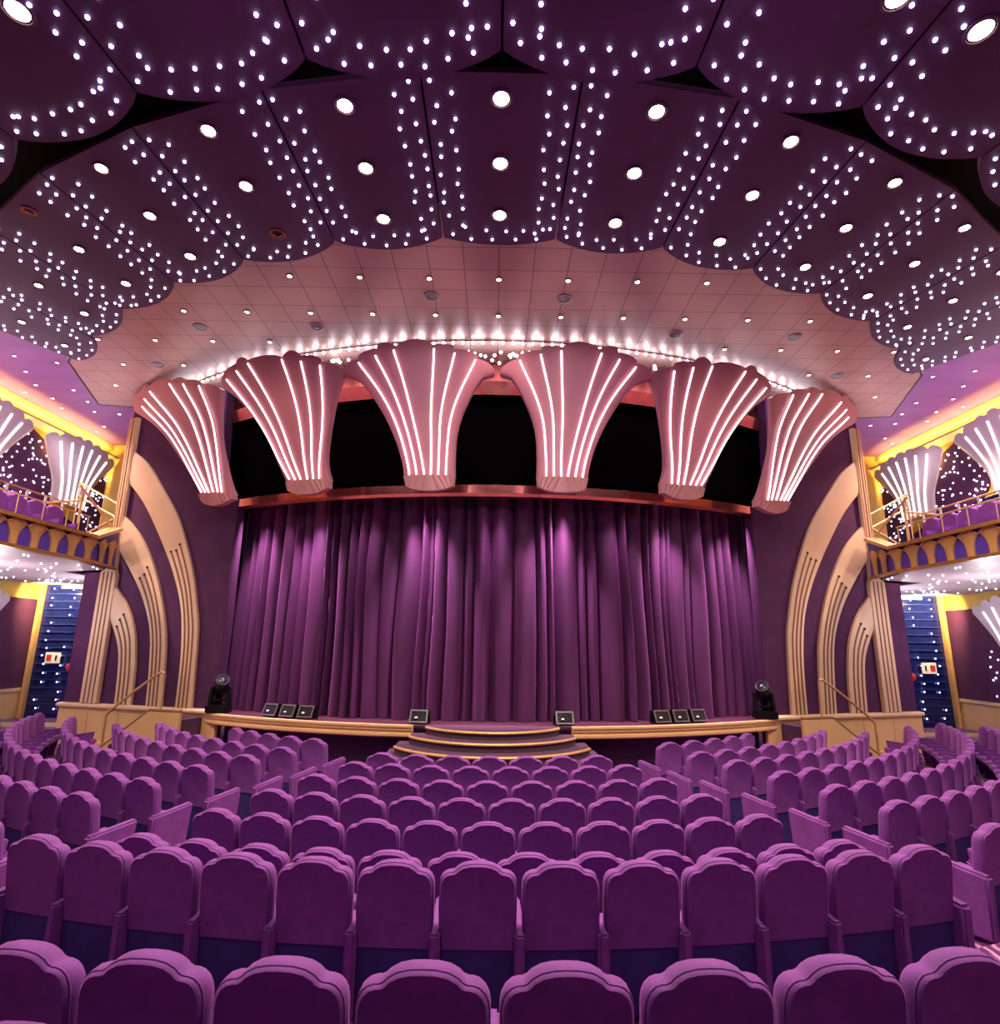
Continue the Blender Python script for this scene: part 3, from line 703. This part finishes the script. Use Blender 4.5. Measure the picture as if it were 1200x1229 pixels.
    for x, y, t in ((12.6, 17.2, 7.3), (12.9, 16.3, 6.45), (12.2, 16.1, 6.45), (11.5, 15.9, 6.45), (10.6, 14.6, 6.45), (11.7, 17.05, 6.8), (10.9, 16.9, 6.4)):
        MB().tube([(X(x), y, 4.9), (X(x), y, t)], .02, 6).build('post', M['brass'], g)
    g = thing('balcony_steps', 'short carpeted steps with brass nosings at the end of the %s balcony' % nm, 'steps', (X(11), 15.2, 4.87))
    for k in range(4):
        MB().plate([(10.5, 14.6 + .3*k), (11.25, 14.6 + .3*k), (11.25, 16.1), (10.7, 16.1)], lambda x, y, z: (X(x), y, z), 4.865 + .12*k, 4.865 + .12*(k+1)).build('step', M['carpet'], g)
        MB().tube([(X(10.5), 14.6 + .3*k, 4.97 + .12*k), (X(11.25), 14.6 + .3*k, 4.97 + .12*k)], .018, 6).build('nosing', M['brass'], g)
    # ---- wall sconces and star panels
    gs = 'large shell-shaped wall lights of the balconies'
    sconce(s, 14.2, 18.85, 6.95, 3.3, 1.5, 2.15, 'pale shell-shaped wall light above the stage end of the %s balcony' % nm, gs)
    sconce(s, 14.2, 15.05, 6.95, 3.3, 1.5, 2.15, 'pale shell-shaped wall light at the picture edge above the %s balcony' % nm, gs)
    sconce(s, 15.75, 17.4, 1.6, 3.1, 1.3, 2.6, 'shell-shaped wall light low on the %s side wall beneath the balcony' % nm, 'shell wall lights under the balconies')
    gp = 'star-dotted panels between the shell wall lights'
    star_wall(s, [(16.0, 7.3), (16.0, 8.3), (16.95, 8.95), (17.6, 8.7), (18.25, 7.5), (18.25, 6.95), (16.6, 6.7)], 14.2, M['plum'], 70, 'six-sided plum star panel between the shell wall lights, %s balcony' % nm, gp, 11)
    star_wall(s, [(19.35, 6.7), (19.9, 8.3), (20.55, 8.4), (20.55, 6.2), (19.35, 6.2)], 14.2, M['plum'], 50, 'plum star panel beside the stage-end column, %s balcony' % nm, gp, 12)
    star_wall(s, [(15.7, 5.4), (15.7, 7.0), (18.2, 6.8), (20.5, 6.1), (20.5, 5.1), (15.9, 5.1)], 14.195, M['midnight'], 60, 'midnight-blue star panel low behind the %s balcony seats' % nm, gp, 13)
    star_wall(s, [(14.4, 1.1), (14.4, 3.5), (18.1, 3.6), (18.9, 2.9), (19.2, 1.1)], 15.8, M['plum'], 90, 'low plum star panel behind the shell light under the %s balcony' % nm, 'low star panels under the balconies', 14)
    # ---- door opening with the star curtain
    d = bpy.data.objects.new('door_1' if s < 0 else 'door_2', None); C.objects.link(d); d.location = (X(14.0), 20.55, 0); d['kind'] = 'structure'
    MB().box((X(14.0), 20.55, 2.4), (3.1, .08, 4.6)).build('dark_glass', M['midnight'], d)
    fr = MB(); fr.box((X(15.6), 20.5, 2.4), (.12, .3, 4.8)); fr.box((X(14.0), 20.5, 4.76), (3.3, .3, .1)); fr.build('gilt_frame', M['gold'], d)
    sl = MB()
    for k in range(17): sl.box((X(14.05), 20.48, .3 + .26*k), (2.9, .05, .03))
    sl.build('shelf_lines', M['shelf'], d)
    rr = random.Random(21)
    for k in range(15):
        for j in range(5):
            if rr.random() < .8: inst('star_light', star_me, (X(12.7 + .62*j + rr.uniform(-.08, .08)), 20.45, .42 + .28*k + rr.uniform(-.03, .03)), d)
    struct('trim_' + nm, MB().box((X(14.0), 20.35, 4.9), (3.6, .5, .14)), M['cornice'])
    ex = thing('exit_sign', 'dim amber exit sign at the top of the left starry doorway' if s < 0 else 'lit green exit sign at the top of the right starry doorway', 'sign', (X(14.55), 20.4, 4.35))
    MB().box((X(14.55), 20.42, 4.47), (.8, .06, .2)).build('sign_face', M['exit_dim'] if s < 0 else M['exit'], ex)
    sg = thing('notice_card', 'small white notice with red square in the %s doorway' % nm, 'sign', (X(14.85), 20.42, 2.1))
    MB().box((X(14.85), 20.42, 2.05), (.5, .03, .36)).build('card', M['white_card'], sg)
    MB().box((X(14.97), 20.40, 2.05), (.16, .02, .2)).build('red_square', M['red'], sg)
    MB().box((X(14.73), 20.40, 2.05), (.05, .02, .16)).build('dark_mark', M['dark_metal'], sg)
    eb = thing('alarm_bell', 'small round red alarm button in the %s doorway' % nm, 'alarm', (X(14.25), 20.42, 1.75))
    MB().lathe([(.13, 0), (.13, -.04), (.09, -.07), (.01, -.08)], (X(14.25), 20.46, 1.75), 16, 'y').build('button', M['red'], eb)
    stp = thing('threshold_step', 'low carpeted step with white nosing before the %s starry doorway' % nm, 'step', (X(14), 19.6, 0))
    MB().box((X(13.9), 19.9, .06), (3.6, 1.1, .12)).build('tread', M['carpet'], stp)
    MB().box((X(13.9), 19.34, .06), (3.6, .04, .12)).build('nosing', M['cornice'], stp)

# ================================================================ SEATS
half = [(.255,.43),(.264,.55),(.268,.70),(.268,.84),(.262,.875),(.248,.902),(.226,.921),(.20,.929),(.178,.930),(.160,.938),(.142,.955),(.105,.974),(.055,.984)]
outline = half + [(0, .986)] + [(-x, z) for x, z in reversed(half)]
def lean(y, z): return y + .07 - (z - .40) * .12
bk = MB(); loops = [(.034, .006), (.016, .0), (.006, .012), (.006, .02), (0, .03), (0, .085), (.006, .105), (.02, .118), (.04, .122)]
n = len(outline); vs = []
for ins, y in loops:
    for x, z in outline:
        X_, Z_ = x * (1 - ins / .255), .68 + (z - .68) * (1 - ins / .30)
        vs.append((X_, lean(y, Z_), Z_))
fs = [tuple(range(n))[::-1], tuple(range((len(loops)-1)*n, len(loops)*n))]
for k in range(len(loops) - 1):
    for i in range(n): fs.append((k*n+i, k*n+(i+1) % n, (k+1)*n+(i+1) % n, (k+1)*n+i))
bk.add(vs, fs)
me_back = bk.mesh('backrest', M['velvet'], smooth=60)
pip = MB().tube([(x*.985, lean(.022, z*.995), .68 + (z-.68)*.985) for x, z in outline[1:-1]], .0045, 5)
me_pip = pip.mesh('piping', M['velvet'], smooth=60)
me_low = MB().hexa([(-.248, .085, .02), (.248, .085, .02), (.248, .15, .02), (-.248, .15, .02), (-.25, .072, .445), (.25, .072, .445), (.25, .14, .445), (-.25, .14, .445)]).mesh('back_panel', M['navy'], bevel=.008)
me_cush = MB().hexa([(-.225, .16, .33), (.225, .16, .33), (.225, .56, .36), (-.225, .56, .36), (-.235, .14, .43), (.235, .14, .43), (.235, .58, .47), (-.235, .58, .47)]).mesh('seat_cushion', M['velvet'], bevel=.03, seg=3)
me_arm = MB().hexa([(-.034, .0, .0), (.034, .0, .0), (.034, .42, .0), (-.034, .42, .0), (-.036, .0, .555), (.036, .0, .555), (.036, .50, .61), (-.036, .50, .61)]).mesh('armrest', M['velvet'], bevel=.014, seg=2)
me_end = MB().hexa([(-.05, .0, .0), (.05, .0, .0), (.05, .5, .0), (-.05, .5, .0), (-.055, -.02, .57), (.055, -.02, .57), (.055, .56, .62), (-.055, .56, .62)]).mesh('end_panel', M['velvet'], bevel=.024, seg=3)
def make_seat():
    r = bpy.data.objects.new('theatre_seat', None); C.objects.link(r); r.empty_display_size = .2
    for nme, me in (('backrest', me_back), ('back_panel', me_low), ('seat_cushion', me_cush)):
        o = bpy.data.objects.new(nme, me); C.objects.link(o); o.parent = r
        if nme == 'backrest':
            p = bpy.data.objects.new('piping', me_pip); C.objects.link(p); p.parent = o
        if nme == 'back_panel': o['label'] = 'navy cloth lower back panel'
    return r
def seat(x, y, z, cx, cy, label, group, left_arm=True, right_end=None, left_end=False, right_arm=False):
    r = make_seat()
    d = Vector((cx - x, cy - y)).normalized()
    r.location = (x, y, z); r.rotation_euler = (0, 0, math.atan2(-d.x, d.y))
    tag(r, label, 'seat', group)
    def add(nm, me, ax):
        o = bpy.data.objects.new(nm, me); C.objects.link(o); o.parent = r; o.location = (ax, 0, 0)
    if left_end: add('end_panel', me_end, -.300)
    elif left_arm: add('armrest', me_arm, -.2875)
    if right_end: add('end_panel', me_end, .300)
    elif right_arm: add('armrest', me_arm, .2875)
PITCH = .575
rowsC = [(7.65, 7, 0, 0), (8.43, 8, 0, .0), (9.33, 9, 0, 0), (10.2, 10, 0, 0), (11.09, 11, 0, 0), (12.05, 12, .03, 0), (12.86, 13, .23, .0), (14.66, 8, .45, 0), (15.62, 6, .72, 0)]
# centre x of the seat nearest the middle, measured per row
phase = [-.0, .27, -.02, .28, -.02, .31, .55, .33, .0]
xfirst = [-1.75, -2.01, -2.33, -2.61, -2.87, -3.10, -3.49, -1.98, -1.25]
RN = ['first', 'second', 'third', 'fourth', 'fifth', 'sixth', 'seventh', 'eighth', 'ninth']
for k, (R, cnt, z, _) in enumerate(rowsC):
    a0 = math.asin(xfirst[k] / R); da = PITCH / R
    if k == 7: a0 -= 0 * da
    for i in range(cnt):
        if k == 8 and i != 0: continue
        a = a0 + i * da
        lab = 'purple velvet seat, %s from left in the %s row from the stage, centre block' % (ORD[i], RN[k])
        if k == 6: lab = 'purple seat with full navy back visible, %s from left, second-nearest long row' % ORD[i]
        if k == 7: lab = 'large close purple seat top along the bottom edge, %s from left' % ORD[i]
        if k == 8: lab = 'purple seat top just showing at the bottom left corner'
        seat(R * math.sin(a), 17.3 - R * math.cos(a), z, 0, 17.3, lab, 'purple seats of the centre block', True, i == cnt - 1 and k < 7, i == 0 and k < 7, i == cnt - 1)
# side blocks, mirrored; rows curve about (0, 18.5)
rowsS = [(8.0, 3.24, 5, 0), (8.93, 3.5, 9, 0), (9.70, 3.82, 10, 0), (10.56, 4.16, 14, 0), (11.42, 4.45, 17, 0), (12.23, 4.72, 18, 0), (13.26, 5.0, 4, .03)]
for s, nm in ((-1, 'left'), (1, 'right')):
    for k, (R, x0, cnt, z) in enumerate(rowsS):
        a0 = math.asin(x0 / R); da = PITCH / R
        for i in range(cnt):
            a = a0 + i * da
            lab = 'purple velvet seat, %s from the aisle in the %s row from the stage, %s block' % (ORD[i], RN[k], nm)
            e = i == 0
            seat(s * R * math.sin(a), 18.5 - R * math.cos(a), z, 0, 18.5, lab, 'purple seats of the %s block' % nm,
                 s < 0, e and s < 0, e and s > 0, s > 0)
    for t, (x, z, y0, cnt) in enumerate(((10.75, 4.87, 14.0, 7), (12.3, 5.36, 14.6, 7))):
        for i in range(cnt):
            lab = 'pink-lit velvet seat, %s from the stage end in the %s row of the %s balcony' % (ORD[i], ('front', 'upper')[t], nm)
            seat(s * (x + .1), y0 - i * PITCH, z, 0, y0 - i * PITCH, lab, 'seats on the %s balcony' % nm, True)

# ================================================================ STAGE EQUIPMENT
def wash_light(x, y, rz, label):
    R = Matrix.Rotation(rz, 3, 'Z')
    r = thing('floor_wash_light', label, 'stage light', (x, y, .955), 'black wash lights on the stage edge')
    def pt(q): return Vector((x, y, .955)) + R @ Vector(q)
    m = MB(); w = .2
    m.hexa([pt(q) for q in ((-w, -.13, .02), (w, -.13, .02), (w, .15, .02), (-w, .15, .02), (-w, -.02, .3), (w, -.02, .3), (w, .13, .26), (-w, .13, .26))])
    m.build('housing', M['dark_metal'], r)
    f = MB()
    fw = lambda u, v, d: pt((u, -.132 + .11 * v - .012 * d, .035 + .255 * v))
    for a, b, c, d in ((-.2, .2, 0, .1), (-.2, .2, .9, 1), (-.2, -.17, .1, .9), (.17, .2, .1, .9)):
        f.hexa([fw(a, c, 0), fw(b, c, 0), fw(b, c, 1.5), fw(a, c, 1.5), fw(a, d, 0), fw(b, d, 0), fw(b, d, 1.5), fw(a, d, 1.5)])
    f.build('front_frame', M['chrome'], r)
    MB().hexa([fw(-.16, .14, 0), fw(.16, .14, 0), fw(.16, .14, .5), fw(-.16, .14, .5), fw(-.16, .86, 0), fw(.16, .86, 0), fw(.16, .86, .5), fw(-.16, .86, .5)]).build('lens', M['lens'], r)
    MB().lathe([(.035, 0), (.03, .02), (.005, .03)], fw(-.05, .35, 1.2), 10).build('lamp_reflector', M['white_card'], r)
    b = MB()
    for q in (-1, 1): b.box(pt((q * .225, .04, .1)), (.02, .06, .2), rz)
    b.build('yoke_bracket', M['dark_metal'], r)
for x, lab in ((-5.22, 'leftmost black wash light of the three at stage left'), (-4.75, 'middle black wash light of the three at stage left'), (-4.28, 'right-hand black wash light of the three at stage left'),
               (-1.62, 'single black wash light left of the stage steps'), (1.58, 'single black wash light right of the stage steps'),
               (3.86, 'left-hand black wash light of the three at stage right'), (4.33, 'middle black wash light of the three at stage right'), (4.80, 'rightmost black wash light of the three at stage right')):
    R = 13.42; a = math.asin(x / R); wash_light(x, CY - R * math.cos(a), a, lab)
for s, nm in ((-1, 'left'), (1, 'right')):
    x, y, z = s * 6.75, 15.15, .955
    r = thing('moving_head_light', 'black moving head light standing at the %s end of the stage' % nm, 'stage light', (x, y, z), 'moving head lights')
    MB().box((x, y, z + .1), (.5, .42, .18)).build('base', M['dark_metal'], r, bevel=.02)
    for q in (-1, 1): MB().hexa([(x + q*.22 - .04, y - .1, z + .2), (x + q*.22 + .04, y - .1, z + .2), (x + q*.22 + .04, y + .1, z + .2), (x + q*.22 - .04, y + .1, z + .2),
                                 (x + q*.2 - .035, y - .06, z + .62), (x + q*.2 + .035, y - .06, z + .62), (x + q*.2 + .035, y + .06, z + .62), (x + q*.2 - .035, y + .06, z + .62)]).build('yoke_arm', M['dark_metal'], r, bevel=.012)
    m = MB().lathe([(.05, -.3), (.12, -.29), (.15, -.2), (.13, -.02), (.16, .02), (.165, .2), (.16, .26), (.14, .265), (.13, .25), (.01, .25)], (0, 0, 0), 20)
    Rm = Matrix.Rotation(s * -.5, 3, 'Y') @ Matrix.Rotation(.7, 3, 'X')
    m.v = [tuple(Rm @ Vector(p) + Vector((x, y, z + .62))) for p in m.v]
    m.build('lamp_head', M['dark_metal'], r)
    m = MB().lathe([(.125, .252), (.08, .275), (.01, .285)], (0, 0, 0), 20); m.v = [tuple(Rm @ Vector(p) + Vector((x, y, z + .62))) for p in m.v]
    m.build('lens', M['lens'], r)
    MB().box((x, y, z + .3), (.3, .2, .04)).build('yoke_base', M['dark_metal'], r)

# ================================================================ LIGHT
def strip(p, energy, col, lx, ly, d, name):
    l = bpy.data.lights.new(name, 'AREA'); l.energy = energy; l.color = col; l.shape = 'RECTANGLE'; l.size = lx; l.size_y = ly
    o = bpy.data.objects.new(name, l); C.objects.link(o); o.location = p
    o.rotation_euler = Vector(d).to_track_quat('-Z', 'Y').to_euler(); return o
for k in range(49):                 # white light of the festoon washing the tiled ceiling
    a = -.75 + .03125 * k; R = 14.55
    point((R * math.sin(a), CY - R * math.cos(a), 9.40), P_FEST, (.82, .88, 1), .05, 'festoon_glow')
for a, e in ((-.50, .9), (-.36, 1), (-.13, 1.1), (.115, 1.1), (.345, 1), (.50, .9), (-.25, .25), (0, .3), (.24, .25), (-.43, .2), (.43, .2)):
    p = (13.36 * math.sin(a), CY - 13.36 * math.cos(a), 6.46)       # stage border lamps above the curtain
    q = (12.95 * math.sin(a * .99), CY - 12.95 * math.cos(a * .99), 1.0)
    spot(p, P_CURT * e, (1, .62, .88), 62, .9, q, .1, 'curtain_border_lamp')
for x in (-8.5, -4, 4, 8.5):    # unseen fill spots added over the rear hall to brighten the fans
    spot((x, 1.2, 8.7), P_FRONTFILL * (1 if abs(x) < 5 else .8), (1, .84, .86) if abs(x) < 5 else (1, .74, .6), 44, .7, ((x * -.25) if abs(x) < 5 else x * .95, 13.2, 7.5), .2, 'front_fill')
for x in (-8, -4, 0, 4, 8):         # unseen fill spots added above the rear rows
    spot((x, 1.6, 8.7), P_REARFILL, (1, .82, .86), 120, .8, (x * .8, 4, 0), .15, 'rear_fill')
for s in (-1, 1):
    for y in (15.05, 18.85):
        for dy in (-1.0, 0, 1.0): point((s * 14.12, y + dy, 8.75 - .12 * abs(dy)), P_HALO, (1, .72, .2), .04, 'sconce_back_lamp')
    strip((s * 13.95, 12.25, 9.18), P_COVE, (1, .70, .16), 16, .06, (s * .6, 0, 1), 'cove_strip_lamp')
    for y in (11, 14.5, 18): point((s * 12.4, y, 3.3), P_UNDER, (1, .9, .95), .08, 'under_balcony_fill')  # fill points added in mid-air so the soffit lights evenly
    spot((s * 14.9, 19.3, 4.3), P_NICHE, (1, .78, .3), 130, .8, (s * 15.0, 20.3, 4.0), .05, 'niche_lamp')
    for y in (12.5, 15.5): spot((s * 12.2, y, 9.5), P_BALC, (1, .74, .62), 110, .8, (s * 12.0, y, 5), .08, 'balcony_lamp')
    for y in (12.6, 15.2, 18.2): spot((s * 12.6, y, 6.9), P_UP, (1, .80, 1), 150, .9, (s * 12.2, y, 9.6), .1, 'balcony_up_fill')  # upward spots added in place of bounce on the lilac ceiling
    spot((s * 4.8, 5.2, 8.7), P_BFRONT, (1, .78, .86), 34, .8, (s * 11.2, 13.0, 5.7), .1, 'balcony_front_fill')  # fill spot without a fixture, added to brighten the balcony seats
    spot((s * 9.6, 12.6, 9.5), P_WING, (1, .86, .74), 70, .7, (s * 9.6, 15.9, 2.2), .08, 'wing_lamp')

wd = bpy.data.worlds.new('world'); bpy.context.scene.world = wd; wd.use_nodes = True
wd.node_tree.nodes['Background'].inputs['Color'].default_value = (.55, .38, .62, 1)
wd.node_tree.nodes['Background'].inputs['Strength'].default_value = P_WORLD
sc = bpy.context.scene
sc.view_settings.view_transform = 'Standard'; sc.view_settings.look = 'None'; sc.view_settings.gamma = 1
sc.view_settings.exposure = EXPO
sc.cycles.use_denoising = True; sc.cycles.sample_clamp_indirect = 3; sc.cycles.max_bounces = 5; sc.cycles.diffuse_bounces = 3; sc.cycles.glossy_bounces = 3
sc.cycles.caustics_reflective = False; sc.cycles.caustics_refractive = False; sc.cycles.use_light_tree = True
bpy.context.view_layer.update()
